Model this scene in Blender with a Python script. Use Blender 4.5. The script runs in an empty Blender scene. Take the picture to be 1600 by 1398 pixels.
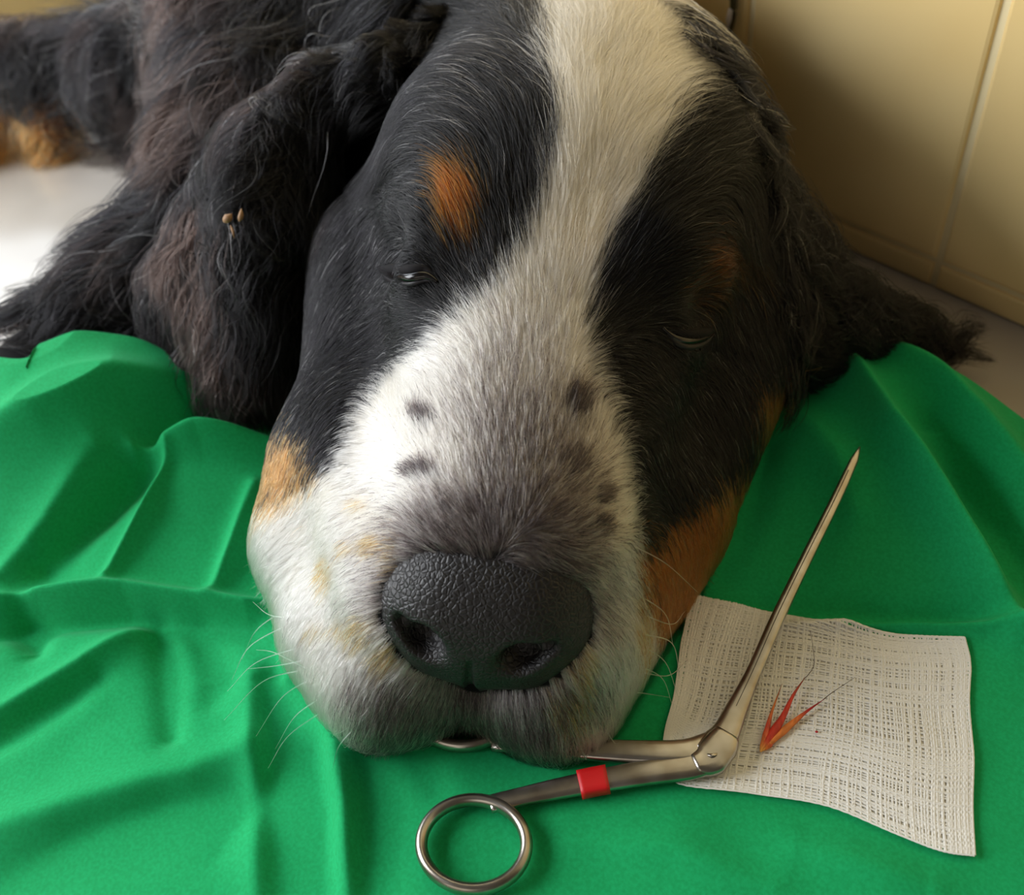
import bpy, math, random
import numpy as np
from mathutils import Vector, Matrix, kdtree

rng = np.random.default_rng(7)
random.seed(7)
SC = bpy.context.scene
COL = SC.collection

# ------------------------------------------------------------------ camera
FOC = 1500.0                      # focal length for a 1600 px wide frame
_nad = np.array([211.0, -1451.0, -FOC]); _nad /= np.linalg.norm(_nad)
_up = -_nad
_v = np.array([0, 0, -1.0]); _fy = _v - _up * np.dot(_v, _up); _fy /= np.linalg.norm(_fy)
_fx = np.cross(_fy, _up)
R = np.stack([_fx, _fy, _up])     # camera axes -> world
CAM = np.array([0, 0, 0.28])
cd = bpy.data.cameras.new('camera'); cam = bpy.data.objects.new('camera', cd); COL.objects.link(cam)
M4 = Matrix([[*R[0], CAM[0]], [*R[1], CAM[1]], [*R[2], CAM[2]], [0, 0, 0, 1]])
cam.matrix_world = M4
cd.sensor_width = 36; cd.lens = FOC / 1600 * 36; cd.clip_start = 0.01; cd.clip_end = 50
cd.dof.use_dof = True; cd.dof.focus_distance = 0.285; cd.dof.aperture_fstop = 10.5
SC.camera = cam

# ------------------------------------------------------------------ light and exposure
w = bpy.data.worlds.new('room_light'); SC.world = w; w.use_nodes = True
w.node_tree.nodes['Background'].inputs[0].default_value = (1.0, 0.86, 0.68, 1)
w.node_tree.nodes['Background'].inputs[1].default_value = 0.075

def area(name, loc, target, sx, sy, power, col):
    l = bpy.data.lights.new(name, 'AREA'); l.shape = 'RECTANGLE'; l.size = sx; l.size_y = sy
    l.energy = power; l.color = col
    o = bpy.data.objects.new(name, l); COL.objects.link(o); o.location = loc
    o.rotation_euler = (Vector(target) - Vector(loc)).to_track_quat('-Z', 'Y').to_euler()
    return o
area('window_light', (-1.2, 0.42, 0.64), (0, 0.2, 0.05), 0.95, 0.85, 29, (0.93, 0.96, 1.0))
area('fill_light', (-1.0, -1.3, 0.75), (0.15, 0.4, 0.15), 1.0, 0.9, 3.0, (1.0, 0.92, 0.80))  # added warm fill from behind the camera, no known source; lifts wall and cloth
area('far_window_light', (-1.1, 2.1, 1.0), (-0.1, 0.3, 0.05), 1.1, 1.2, 20, (0.86, 0.93, 1.0))
SC.view_settings.view_transform = 'Standard'; SC.view_settings.look = 'None'
SC.view_settings.gamma = 1; SC.view_settings.exposure = 0.0
SC.view_settings.use_curve_mapping = False

# ------------------------------------------------------------------ helpers
def ray(px, py):
    return R @ np.array([(px - 800) / FOC, -(py - 699) / FOC, -1.0])
def atz(px, py, z):
    d = ray(px, py); t = (z - CAM[2]) / d[2]; return CAM + d * t
def proj(P):
    c = (np.asarray(P) - CAM) @ R
    return 800 + FOC * c[..., 0] / -c[..., 2], 699 - FOC * c[..., 1] / -c[..., 2], -c[..., 2]
def lin(r, g, b):
    f = lambda c: (c / 255 / 12.92) if c / 255 <= 0.04045 else ((c / 255 + 0.055) / 1.055) ** 2.4
    return np.array([f(r), f(g), f(b)])
def norm(v):
    return v / np.maximum(np.linalg.norm(v, axis=-1, keepdims=True), 1e-9)

def mesh_obj(name, verts, faces, mat=None, parent=None, smooth=True):
    me = bpy.data.meshes.new(name)
    verts = np.asarray(verts, dtype=np.float32)
    if isinstance(faces, np.ndarray):
        n, k = faces.shape
        me.vertices.add(len(verts)); me.vertices.foreach_set('co', verts.ravel())
        me.loops.add(n * k); me.loops.foreach_set('vertex_index', faces.astype(np.int32).ravel())
        me.polygons.add(n)
        me.polygons.foreach_set('loop_start', np.arange(0, n * k, k, dtype=np.int32))
        me.update(calc_edges=True); me.validate()
    else:
        me.from_pydata([tuple(v) for v in verts], [], faces); me.update()
    me.polygons.foreach_set('use_smooth', np.full(len(me.polygons), smooth))
    o = bpy.data.objects.new(name, me); COL.objects.link(o)
    if mat: me.materials.append(mat)
    if parent: o.parent = parent
    return o
def tag(o, label=None, cat=None, kind=None, group=None):
    if label: o['label'] = label
    if cat: o['category'] = cat
    if kind: o['kind'] = kind
    if group: o['group'] = group
    return o

def material(name, base=(0.5, 0.5, 0.5), rough=0.5, metal=0.0, spec=0.5, attr=None):
    m = bpy.data.materials.new(name); m.use_nodes = True
    nt = m.node_tree; b = nt.nodes['Principled BSDF']
    b.inputs['Base Color'].default_value = (*base, 1); b.inputs['Roughness'].default_value = rough
    b.inputs['Metallic'].default_value = metal; b.inputs['Specular IOR Level'].default_value = spec
    if attr:
        a = nt.nodes.new('ShaderNodeAttribute'); a.attribute_name = attr
        nt.links.new(a.outputs['Color'], b.inputs['Base Color'])
    return m, nt, b
def add_bump(nt, b, kind, scale, strength, dist, coord='Object', stretch=(1, 1, 1), rot=0, **kw):
    tc = nt.nodes.new('ShaderNodeTexCoord'); mp = nt.nodes.new('ShaderNodeMapping')
    mp.inputs['Scale'].default_value = stretch; mp.inputs['Rotation'].default_value[2] = rot
    nt.links.new(tc.outputs[coord], mp.inputs['Vector'])
    t = nt.nodes.new(kind)
    for k, v in kw.items(): setattr(t, k, v)
    t.inputs['Scale'].default_value = scale
    nt.links.new(mp.outputs[0], t.inputs['Vector'])
    bp = nt.nodes.new('ShaderNodeBump'); bp.inputs['Strength'].default_value = strength
    bp.inputs['Distance'].default_value = dist
    out = t.outputs['Distance'] if kind == 'ShaderNodeTexVoronoi' else t.outputs[0]
    nt.links.new(out, bp.inputs['Height'])
    prev = b.inputs['Normal'].links
    if prev: nt.links.new(prev[0].from_socket, bp.inputs['Normal'])
    nt.links.new(bp.outputs[0], b.inputs['Normal'])
    return t, mp, bp

def tube(points, radii, seg=10, cap=True, flat=None):
    """swept tube; radii (n,2): across (horizontal) and up."""
    P = np.asarray(points, float); n = len(P)
    rr = np.asarray(radii, float)
    if rr.ndim == 1: rr = np.stack([rr, rr], 1)
    T = norm(np.gradient(P, axis=0)); U = np.array([0, 0, 1.0])
    S = norm(np.cross(T, U)); Nn = norm(np.cross(S, T))
    a = np.linspace(0, 2 * np.pi, seg, endpoint=False)
    c, s = np.cos(a), np.sin(a)
    if flat: c = np.sign(c) * np.abs(c) ** flat; s = np.sign(s) * np.abs(s) ** flat
    V = P[:, None] + S[:, None] * (c[None, :, None] * rr[:, 0, None, None]) + Nn[:, None] * (s[None, :, None] * rr[:, 1, None, None])
    V = V.reshape(-1, 3); F = []
    for i in range(n - 1):
        for j in range(seg):
            k = (j + 1) % seg
            F.append((i * seg + j, i * seg + k, (i + 1) * seg + k, (i + 1) * seg + j))
    if cap:
        F.append(tuple(range(seg))[::-1]); F.append(tuple(range((n - 1) * seg, n * seg)))
    return V, F
def merge(parts):
    V, F, o = [], [], 0
    for v, f in parts:
        V.append(v); F += [tuple(i + o for i in q) for q in f]; o += len(v)
    return np.concatenate(V), F
def catmull(P, n):
    P = np.asarray(P, float); m = len(P)
    E_ = np.vstack([2 * P[0] - P[1], P, 2 * P[-1] - P[-2]])
    out = []
    for t in np.linspace(0, m - 1, n):
        i = min(int(t), m - 2); u = t - i; a, b, c, d = E_[i:i + 4]
        out.append(0.5 * ((2 * b) + (-a + c) * u + (2 * a - 5 * b + 4 * c - d) * u * u + (-a + 3 * b - 3 * c + d) * u ** 3))
    return np.array(out)

# smooth value noise in 3D (numpy)
_NT = rng.random((32, 32, 32)).astype(np.float32)
def vnoise(P, scale):
    q = np.asarray(P) * scale; i = np.floor(q).astype(int); f = q - i; f = f * f * (3 - 2 * f)
    r = 0
    for a in (0, 1):
        for b in (0, 1):
            for c in (0, 1):
                wgt = (f[..., 0] if a else 1 - f[..., 0]) * (f[..., 1] if b else 1 - f[..., 1]) * (f[..., 2] if c else 1 - f[..., 2])
                r = r + wgt * _NT[(i[..., 0] + a) % 32, (i[..., 1] + b) % 32, (i[..., 2] + c) % 32]
    return r * 2 - 1

# ------------------------------------------------------------------ the room
WD = np.array([0.57522853, -0.81799275, 0]); WN = np.array([-0.81799275, -0.57522853, 0])
WA = np.array([0.17375586, 0.36972889, 0])     # a point on the foot of the tiled wall
m_floor, nt, b = material('floor_tile', tuple(lin(196, 178, 152)), 0.16, 0, 0.6)
tx, mp, bp = add_bump(nt, b, 'ShaderNodeTexNoise', 12, 0.05, 0.01)
cr = nt.nodes.new('ShaderNodeValToRGB'); nt.links.new(tx.outputs[0], cr.inputs[0])
cr.color_ramp.elements[0].position = 0.3; cr.color_ramp.elements[0].color = (*lin(176, 168, 158), 1)
cr.color_ramp.elements[1].position = 0.7; cr.color_ramp.elements[1].color = (*lin(200, 194, 186), 1)
nt.links.new(cr.outputs[0], b.inputs['Base Color'])
F = 3.0
fl = mesh_obj('floor', [(-F, -F, 0), (F, -F, 0), (F, F, 0), (-F, F, 0), (-F, -F, -.05), (F, -F, -.05), (F, F, -.05), (-F, F, -.05)],
              [(0, 1, 2, 3), (7, 6, 5, 4), (0, 4, 5, 1), (1, 5, 6, 2), (2, 6, 7, 3), (3, 7, 4, 0)], m_floor, smooth=False)
tag(fl, kind='structure')

m_grout, nt, b = material('grout', tuple(lin(236, 220, 176)), 0.85)
m_tile, nt, b = material('wall_tile', tuple(lin(226, 196, 136)), 0.22, 0, 0.5)
tx, mp, bp = add_bump(nt, b, 'ShaderNodeTexNoise', 9, 0.08, 0.01)
cr = nt.nodes.new('ShaderNodeValToRGB'); nt.links.new(tx.outputs[0], cr.inputs[0])
cr.color_ramp.elements[0].position = 0.35; cr.color_ramp.elements[0].color = (*lin(240, 206, 138), 1)
cr.color_ramp.elements[1].position = 0.7; cr.color_ramp.elements[1].color = (*lin(250, 224, 164), 1)
nt.links.new(cr.outputs[0], b.inputs['Base Color'])

def frame_box(o, A, D, N, s0, s1, z0, z1, d0, d1):
    """box between distances d0..d1 along N from the plane through A, D horizontal along it"""
    V = [A + D * s + N * d + np.array([0, 0, z]) for d in (d0, d1) for s, z in ((s0, z0), (s1, z0), (s1, z1), (s0, z1))]
    return V, [(0, 1, 2, 3), (7, 6, 5, 4), (0, 4, 5, 1), (1, 5, 6, 2), (2, 6, 7, 3), (3, 7, 4, 0)]
def bevel_tile(s0, s1, z0, z1, A, D, N, d=0.0035, bv=0.0014):
    V = []
    for dd, ins in ((0.0, 0), (d - bv, 0), (d - bv * .35, bv * .35), (d, bv * 1.2)):
        for s, z in ((s0 + ins, z0 + ins), (s1 - ins, z0 + ins), (s1 - ins, z1 - ins), (s0 + ins, z1 - ins)):
            V.append(A + D * s + N * dd + np.array([0, 0, z]))
    Fc = [(12, 13, 14, 15)]
    for r in range(3):
        for j in range(4):
            k = (j + 1) % 4; Fc.append((r * 4 + j, r * 4 + k, r * 4 + 4 + k, r * 4 + 4 + j))
    return V, Fc
V, Fc = frame_box(None, WA, WD, WN, -0.75, 0.9, -0.02, 1.4, -0.08, -0.0026)
wr = tag(mesh_obj('wall_right', V, Fc, m_grout, smooth=False), kind='structure')
tw = 0.1122; gap = 0.0032
for row, (z0, z1) in enumerate([(0.0005, 0.0118), (0.0144, 0.1355), (0.1381, 0.2592), (0.2618, 0.3829)]):
    for i in range(-5, 4):
        s0 = 0.0416 + i * tw + gap / 2; s1 = s0 + tw - gap
        V, Fc = bevel_tile(s0, s1, z0, z1, WA - WN * 0.0030, WD, WN, 0.0022, 0.0010 if row == 0 else 0.0015)
        mesh_obj('tile', V, Fc, m_tile, wr, smooth=False)
# low wall behind the dog's hindquarters
BA = np.array([-0.30, 0.83, 0]); BD = np.array([0.81799275, 0.57522853, 0]); BN = np.array([0.57522853, -0.81799275, 0])
m_back, nt, b = material('back_wall_paint', tuple(lin(222, 206, 160)), 0.5)
V, Fc = frame_box(None, BA, BD, BN, -1.1, 0.15, -0.02, 0.095, -0.06, 0.0)
tag(mesh_obj('wall_back', V, Fc, m_back, smooth=False), kind='structure')

# dark reflection in the glossy left wall tile, built in as coloured strips
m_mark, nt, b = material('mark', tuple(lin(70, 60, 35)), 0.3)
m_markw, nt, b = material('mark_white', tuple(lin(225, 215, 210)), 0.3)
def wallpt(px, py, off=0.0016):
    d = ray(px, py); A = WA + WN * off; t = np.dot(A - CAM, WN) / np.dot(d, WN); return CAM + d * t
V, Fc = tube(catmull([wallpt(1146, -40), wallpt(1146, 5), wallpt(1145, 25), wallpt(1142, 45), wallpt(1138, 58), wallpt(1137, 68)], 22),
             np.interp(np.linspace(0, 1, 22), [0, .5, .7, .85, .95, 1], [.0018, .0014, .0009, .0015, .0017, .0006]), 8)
mk = tag(mesh_obj('tile_reflection', V, Fc, m_mark), 'thin dark strip standing for a reflection in the beige wall tile above the dog', 'tile reflection')
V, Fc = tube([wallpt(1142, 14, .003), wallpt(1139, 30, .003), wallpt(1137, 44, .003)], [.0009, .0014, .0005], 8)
tag(mesh_obj('highlight', V, Fc, m_markw, mk), 'white glint in the tile reflection')

# ------------------------------------------------------------------ signed distance modelling
class Grid:
    def __init__(s, lo, hi, h):
        s.lo = np.array(lo, float); s.h = h
        s.n = np.ceil((np.array(hi) - s.lo) / h).astype(int) + 1
        s.ax = [(s.lo[i] + h * np.arange(s.n[i])).astype(np.float32) for i in range(3)]
        s.v = np.full(s.n, 0.5, np.float32)
    def sub(s, lo, hi):
        a = np.maximum(((np.array(lo) - s.lo) / s.h).astype(int), 0)
        b = np.minimum(((np.array(hi) - s.lo) / s.h).astype(int) + 2, s.n)
        sl = tuple(slice(a[i], max(b[i], a[i])) for i in range(3))
        X = s.ax[0][sl[0]][:, None, None]; Y = s.ax[1][sl[1]][None, :, None]; Z = s.ax[2][sl[2]][None, None, :]
        return sl, X, Y, Z
    def cone(s, a, b, ra, rb, k=0.012, carve=False, M=None):
        """round cone from a to b, smooth union (or carve); M scales distances per axis"""
        a = np.array(a, float); b = np.array(b, float); pad = max(ra, rb) + 0.05 + k
        if carve: pad = max(ra, rb) + 0.02 + k
        sl, X, Y, Z = s.sub(np.minimum(a, b) - pad, np.maximum(a, b) + pad)
        if s.v[sl].size == 0: return
        d = (b - a).astype(np.float32); L2 = max(float(d @ d), 1e-10)
        t = np.clip(((X - a[0]) * d[0] + (Y - a[1]) * d[1] + (Z - a[2]) * d[2]) / L2, 0, 1)
        dist = np.sqrt((X - a[0] - t * d[0]) ** 2 + (Y - a[1] - t * d[1]) ** 2 + (Z - a[2] - t * d[2]) ** 2) - (ra + (rb - ra) * t)
        s.mix(sl, dist, k, carve)
    def ell(s, c, r, k=0.012, carve=False, M=None):
        """ellipsoid, M = 3x3 axes as rows"""
        c = np.array(c, float); r = np.array(r, float); M = np.eye(3) if M is None else M
        pad = r.max() + (0.02 if carve else 0.05) + k
        sl, X, Y, Z = s.sub(c - pad, c + pad)
        if s.v[sl].size == 0: return
        q = [(X - c[0]) * M[i, 0] + (Y - c[1]) * M[i, 1] + (Z - c[2]) * M[i, 2] for i in range(3)]
        k0 = np.sqrt(sum((q[i] / r[i]) ** 2 for i in range(3))); k1 = np.sqrt(sum((q[i] / r[i] ** 2) ** 2 for i in range(3))) + 1e-6
        s.mix(sl, (k0 * (k0 - 1) / k1).astype(np.float32), k, carve)
    def mix(s, sl, dist, k, carve):
        v = s.v[sl]
        if carve:
            dist = -dist; h = np.clip(0.5 - 0.5 * (dist - v) / k, 0, 1)   # smooth max
            h = np.clip(0.5 + 0.5 * (dist - v) / k, 0, 1)
            s.v[sl] = v * (1 - h) + dist * h + k * h * (1 - h)
        else:
            h = np.clip(0.5 + 0.5 * (v - dist) / k, 0, 1)
            s.v[sl] = v * (1 - h) + dist * h - k * h * (1 - h)
    def plane(s, A, N, k=0.01):
        """keep only the side the normal N points to"""
        d = -((s.ax[0][:, None, None] - A[0]) * N[0] + (s.ax[1][None, :, None] - A[1]) * N[1] + (s.ax[2][None, None, :] - A[2]) * N[2])
        h = np.clip(0.5 + 0.5 * (d - s.v) / k, 0, 1)
        s.v = (s.v * (1 - h) + d * h + k * h * (1 - h)).astype(np.float32)
    def sample(s, P):
        q = (np.asarray(P) - s.lo) / s.h
        q = np.clip(q, 0.001, np.array(s.n) - 1.001); i = q.astype(int); f = (q - i).astype(np.float32)
        r = 0
        for a in (0, 1):
            for b in (0, 1):
                for c in (0, 1):
                    wgt = (f[..., 0] if a else 1 - f[..., 0]) * (f[..., 1] if b else 1 - f[..., 1]) * (f[..., 2] if c else 1 - f[..., 2])
                    r = r + wgt * s.v[i[..., 0] + a, i[..., 1] + b, i[..., 2] + c]
        return r
    def grad(s, P):
        e = s.h * 1.2; g = []
        for a in range(3):
            o = np.zeros(3); o[a] = e
            g.append(s.sample(P + o) - s.sample(P - o))
        return norm(np.stack(g, -1))
    def surface(s):
        """surface nets"""
        v = s.v; ins = v < 0
        c = np.zeros(np.array(v.shape) - 1, np.uint8)
        for a in (0, 1):
            for b in (0, 1):
                for d in (0, 1):
                    c += ins[a:v.shape[0] - 1 + a, b:v.shape[1] - 1 + b, d:v.shape[2] - 1 + d]
        act = (c > 0) & (c < 8)
        idx = np.full(c.shape, -1, np.int32); cells = np.argwhere(act); idx[act] = np.arange(len(cells))
        acc = np.zeros((len(cells), 3)); cnt = np.zeros(len(cells))
        cor = [(a, b, d) for a in (0, 1) for b in (0, 1) for d in (0, 1)]
        for p in range(8):
            for q in range(p + 1, 8):
                dp = np.array(cor[q]) - np.array(cor[p])
                if np.abs(dp).sum() != 1: continue
                A = cells + cor[p]; B = cells + cor[q]
                va = v[A[:, 0], A[:, 1], A[:, 2]]; vb = v[B[:, 0], B[:, 1], B[:, 2]]
                m = (va < 0) != (vb < 0); t = np.where(m, va / np.where(m, va - vb, 1), 0)
                acc[m] += (np.array(cor[p]) + t[:, None] * dp)[m]; cnt[m] += 1
        P = s.lo + s.h * (cells + acc / cnt[:, None])
        Fq = []
        for ax in range(3):
            sh = [slice(None)] * 3; sh2 = [slice(None)] * 3; sh[ax] = slice(0, -1); sh2[ax] = slice(1, None)
            a, b = ins[tuple(sh)], ins[tuple(sh2)]
            e = np.argwhere(a != b); u, w_ = [(1, 2), (2, 0), (0, 1)][ax]
            ok = (e[:, u] > 0) & (e[:, w_] > 0) & (e[:, u] < v.shape[u] - 1) & (e[:, w_] < v.shape[w_] - 1); e = e[ok]
            o = []
            for du, dw in ((1, 1), (0, 1), (0, 0), (1, 0)):
                f = e.copy(); f[:, u] -= du; f[:, w_] -= dw; o.append(idx[f[:, 0], f[:, 1], f[:, 2]])
            q = np.stack(o, 1); fl_ = ~a[tuple(e.T)]
            q[fl_] = q[fl_][:, ::-1]; Fq.append(q)
        Fq = np.concatenate(Fq); Fq = Fq[(Fq >= 0).all(1)]
        return P, Fq
def pz(px, py, z): return atz(px, py, z)

# head frame: x to the dog's left (picture right), y back along the skull, z up; rolled a little
YAW, ROLL = math.radians(15), math.radians(9)
HO = np.array([-0.0136, 0.1529, 0.0])
HB = np.array([math.sin(YAW), math.cos(YAW), 0]); HL = np.array([math.cos(YAW), -math.sin(YAW), 0])
def hl(x, y, z):
    zz = z - 0.055
    xr = x * math.cos(ROLL) + zz * math.sin(ROLL); zr = 0.055 + zz * math.cos(ROLL) - x * math.sin(ROLL)
    return HO + HL * xr + HB * y + np.array([0, 0, zr])
HM = np.stack([HL * math.cos(ROLL) - np.array([0, 0, math.sin(ROLL)]), HB, HL * math.sin(ROLL) + np.array([0, 0, math.cos(ROLL)])])

# ------------------------------------------------------------------ dog body
G = Grid((-0.80, 0.09, -0.012), (0.26, 1.0, 0.30), 0.0034)
def c(a, b, ra, rb, k=0.014): G.cone(a, b, ra, rb, k)
# neck and trunk curling away to the left
c(hl(0.0, .20, .075), pz(700, 60, .07), .066, .085, .03)
c(pz(700, 60, .07), pz(520, 60, .075), .085, .078, .04)
c(pz(860, 40, .06), pz(935, 70, .06), .058, .034, .03)
c(pz(520, 60, .07), pz(460, 290, .05), .072, .048, .04)
c(pz(460, 290, .05), pz(290, 470, .028), .046, .028, .03)
c(pz(290, 470, .028), pz(60, 600, .020), .028, .022, .03)
c(pz(500, 10, .07), pz(480, -60, .07), .062, .062, .04)
# hind leg and thigh, upper left
c(pz(440, 40, .055), pz(245, 120, .040), .055, .030, .03)
c(pz(245, 115, .042), pz(60, 104, .045), .030, .018, .02)
c(pz(60, 104, .045), pz(-90, 100, .045), .018, .022, .02)
c(pz(90, 150, .030), pz(80, 205, .014), .012, .010, .012)
c(pz(-20, 150, .030), pz(-60, 230, .012), .012, .012, .012)
# skull
G.ell(hl(0, .165, .080), (.066, .072, .064), .02, M=HM)
G.ell(hl(0, .205, .085), (.060, .055, .058), .02, M=HM)
c(hl(-.030, .118, .098), hl(-.034, .16, .105), .026, .030)
c(hl(.030, .118, .098), hl(.034, .16, .105), .026, .030)
# stop and bridge of the muzzle
c(hl(0, .035, .066), hl(0, .105, .083), .027, .032)
c(hl(-.014, .03, .062), hl(-.02, .10, .078), .024, .03)
c(hl(.014, .03, .062), hl(.02, .10, .078), .024, .03)
# flews (upper lips) spreading on the cloth
c(hl(-.024, .018, .040), hl(-.043, .060, .042), .027, .032, .012)
c(hl(.022, .018, .036), hl(.030, .060, .042), .025, .030, .012)
c(hl(-.030, .006, .018), hl(-.058, .048, .018), .024, .026, .010)
c(pz(545, 730, .042), pz(515, 850, .030), .024, .021, .014)
c(pz(600, 1040, .022), pz(560, 980, .025), .020, .022, .010)
c(hl(.020, .008, .018), hl(.034, .046, .020), .023, .025, .010)
# lower jaw and jowls
c(hl(-.006, .010, .012), hl(-.002, .03, .014), .015, .02)
c(hl(0, .045, .02), hl(0, .14, .035), .03, .045, .02)
c(hl(-.050, .075, .032), hl(-.052, .150, .050), .030, .044, .02)
c(hl(.046, .075, .030), hl(.052, .150, .050), .026, .044, .02)
# eye sockets and the closed lids bulging in them
def surf_at(px, py, lift=0.0):
    d = norm(ray(px, py)); t = .15
    for _ in range(900):
        p = CAM + d * t; s_ = float(G.sample(p[None])[0])
        if s_ < .0002: break
        t += min(max(s_ * .7, .0002), .004)
    return p + G.grad(p[None])[0] * lift
EYES = ([(592, 418), (610, 429), (638, 434), (666, 431), (684, 440)], [(1036, 512), (1054, 527), (1078, 533), (1102, 528), (1120, 514)])
for pts in EYES:
    p = surf_at(pts[2][0], pts[2][1] - 4); n_ = G.grad(p[None])[0]; G.cone(p - n_ * .0090, p - n_ * .0090, .0125, .0125, .006); q_ = surf_at(pts[1][0] - 4 if pts[1][0] < 800 else pts[3][0] + 4, pts[2][1] - 58); G.cone(q_ + n_ * .003, q_ + n_ * .003, .0075, .0075, .012, carve=True)
NOSE_C = hl(-.003, .014, .058)
GN = Grid(NOSE_C - np.array([.055, .05, .05]), NOSE_C + np.array([.055, .055, .05]), 0.0007)
def nl(x, y, z): return hl(x - .003, y - .003, z - .0025)
GN.ell(nl(0, .024, .058), (.0318, .025, .0235), .004, M=HM)
GN.cone(nl(-.008, .019, .059), nl(.013, .019, .062), .0180, .0185, .008)
GN.cone(nl(-.010, .008, .053), nl(.010, .008, .053), .0160, .0160, .010)
GN.cone(nl(-.019, .012, .052), nl(-.014, .008, .043), .0135, .0125, .008)
GN.cone(nl(.019, .012, .052), nl(.014, .008, .043), .0135, .0125, .008)
GN.cone(nl(0, .005, .044), nl(0, .006, .031), .0125, .009, .008)
HULL = Grid(GN.lo, GN.lo + GN.h * (GN.n - 1), GN.h); HULL.v = GN.v.copy(); HULL.lo = GN.lo; HULL.n = np.array(GN.v.shape)
for s_ in (-1, 1):
    GN.cone(nl(s_ * .0090, -.014, .0545), nl(s_ * .0135, -.004, .0575), .0038, .0050, .003, carve=True)
    GN.cone(nl(s_ * .0135, -.0075, .0570), nl(s_ * .0205, -.0020, .0600), .0038, .0018, .003, carve=True)
def front_at(z):
    ys = np.linspace(-.03, .03, 240); v_ = HULL.sample(np.array([nl(0, y_, z) for y_ in ys])); return nl(0, ys[np.argmax(v_ < 0)], z)
gr_ = [front_at(z_) for z_ in np.linspace(.055, .024, 12)]
for i_, (a_, b_) in enumerate(zip(gr_[:-1], gr_[1:])):
    GN.cone(a_, b_, .0007 + .00012 * i_, .0008 + .00012 * i_, .0008, carve=True)
G.ell(nl(0, .016, .052), (.026, .020, .018), .004, carve=True, M=HM)
# groove under the nose between the lips
G.cone(hl(-.004, -.022, -.004), hl(-.003, -.016, .024), .004, .003, .006, carve=True)
G.plane(np.array([0, 0, 0.003]), np.array([0, 0, 1.0]), .008)
G.plane(WA + WN * 0.008, WN, .02)
BV, BF = G.surface()

# ears
GE = Grid((-0.26, 0.18, -0.012), (0.02, 0.50, 0.24), 0.0034)
def chain(g, pts, k=.012):
    for a, b in zip(pts[:-1], pts[1:]): g.cone(pz(*a[:3]), pz(*b[:3]), a[3], b[3], k)
chain(GE, [(720, 110, .112, .010), (600, 112, .122, .010), (500, 150, .114, .012), (435, 230, .100, .015), (410, 340, .082, .015), (390, 450, .060, .013), (382, 550, .040, .009), (372, 620, .030, .006)])
chain(GE, [(450, 230, .092, .013), (370, 340, .076, .013), (320, 430, .060, .010), (320, 500, .046, .006)])
chain(GE, [(450, 300, .084, .012), (430, 430, .058, .011), (425, 550, .034, .006)])
GE.plane(np.array([0, 0, .004]), np.array([0, 0, 1.0]))
GR = Grid((0.02, 0.20, -0.012), (0.24, 0.46, 0.20), 0.0034)
chain(GR, [(1080, 240, .090, .008), (1110, 270, .090, .013), (1150, 330, .080, .016), (1205, 420, .055, .017), (1290, 490, .032, .014), (1400, 530, .018, .009)])
chain(GR, [(1130, 320, .080, .014), (1180, 440, .045, .016), (1210, 530, .028, .014)])
GR.plane(np.array([0, 0, .004]), np.array([0, 0, 1.0])); GR.plane(WA + WN * 0.008, WN)

# ------------------------------------------------------------------ coat colours (pattern of the animal)
BLACK = np.array([.0020, .0018, .0022]); BROWN = np.array([.040, .022, .016]); GREYH = np.array([.16, .15, .15])
WHITE = np.array([.52, .485, .43]); TAN = np.array([.36, .105, .02]); TAND = np.array([.20, .05, .012]); PEP = np.array([.035, .028, .028])
def sdpoly(x, y, poly):
    """signed distance in picture units of the coat-pattern map, negative inside"""
    P = np.array(poly, float); d = np.full(x.shape, 1e9); s = np.zeros(x.shape, bool)
    for i in range(len(P)):
        a, b = P[i - 1], P[i]; e = b - a; wx, wy = x - a[0], y - a[1]
        t = np.clip((wx * e[0] + wy * e[1]) / (e @ e), 0, 1)
        d = np.minimum(d, (wx - t * e[0]) ** 2 + (wy - t * e[1]) ** 2)
        cnd = ((a[1] > y) != (b[1] > y)) & (x < (b[0] - a[0]) * (y - a[1]) / (b[1] - a[1] + 1e-12) + a[0])
        s ^= cnd
    return np.sqrt(d) * np.where(s, -1, 1)
P_WHITE = [(835, -60), (850, 60), (862, 140), (868, 200), (860, 270), (842, 340), (815, 400), (780, 450), (722, 492), (680, 525), (622, 572), (578, 622),
           (548, 670), (527, 722), (498, 735), (455, 752), (400, 768), (340, 790), (340, 1300), (1040, 1300), (1040, 1000), (1003, 930), (992, 820), (985, 760), (975, 700), (958, 640),
           (933, 590), (918, 530), (922, 470), (935, 420), (957, 370), (985, 320), (1010, 270), (1040, 210), (1062, 150), (1075, 90), (1050, 30), (1000, -60)]
P_TANL = [(420, 672), (455, 670), (480, 685), (488, 718), (476, 745), (440, 772), (390, 785), (395, 700)]
P_BROWL = [(x_ + 14, 248 + (y_ - 248) * 1.2 + 20) for x_, y_ in [(668, 262), (690, 248), (722, 258), (744, 285), (748, 320), (733, 350), (712, 362), (695, 352), (684, 330), (666, 290)]]
P_BROWR = [(1070, 400), (1110, 372), (1150, 370), (1160, 400), (1120, 430), (1080, 470), (1062, 450)]
P_TANR = [(985, 860), (1060, 800), (1120, 745), (1190, 700), (1230, 760), (1130, 900), (1050, 1000), (1005, 985)]
P_TANR2 = [(1175, 600), (1220, 575), (1260, 590), (1250, 650), (1190, 680)]
P_LEG = [(-60, 128), (60, 122), (96, 120), (118, 205), (60, 215), (-60, 240)]
P_REFL = [(-60, 220), (60, 222), (140, 222), (230, 228), (230, 246), (-60, 250)]  # tan band painted in for the leg's reflection and shadow on the glossy floor
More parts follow.
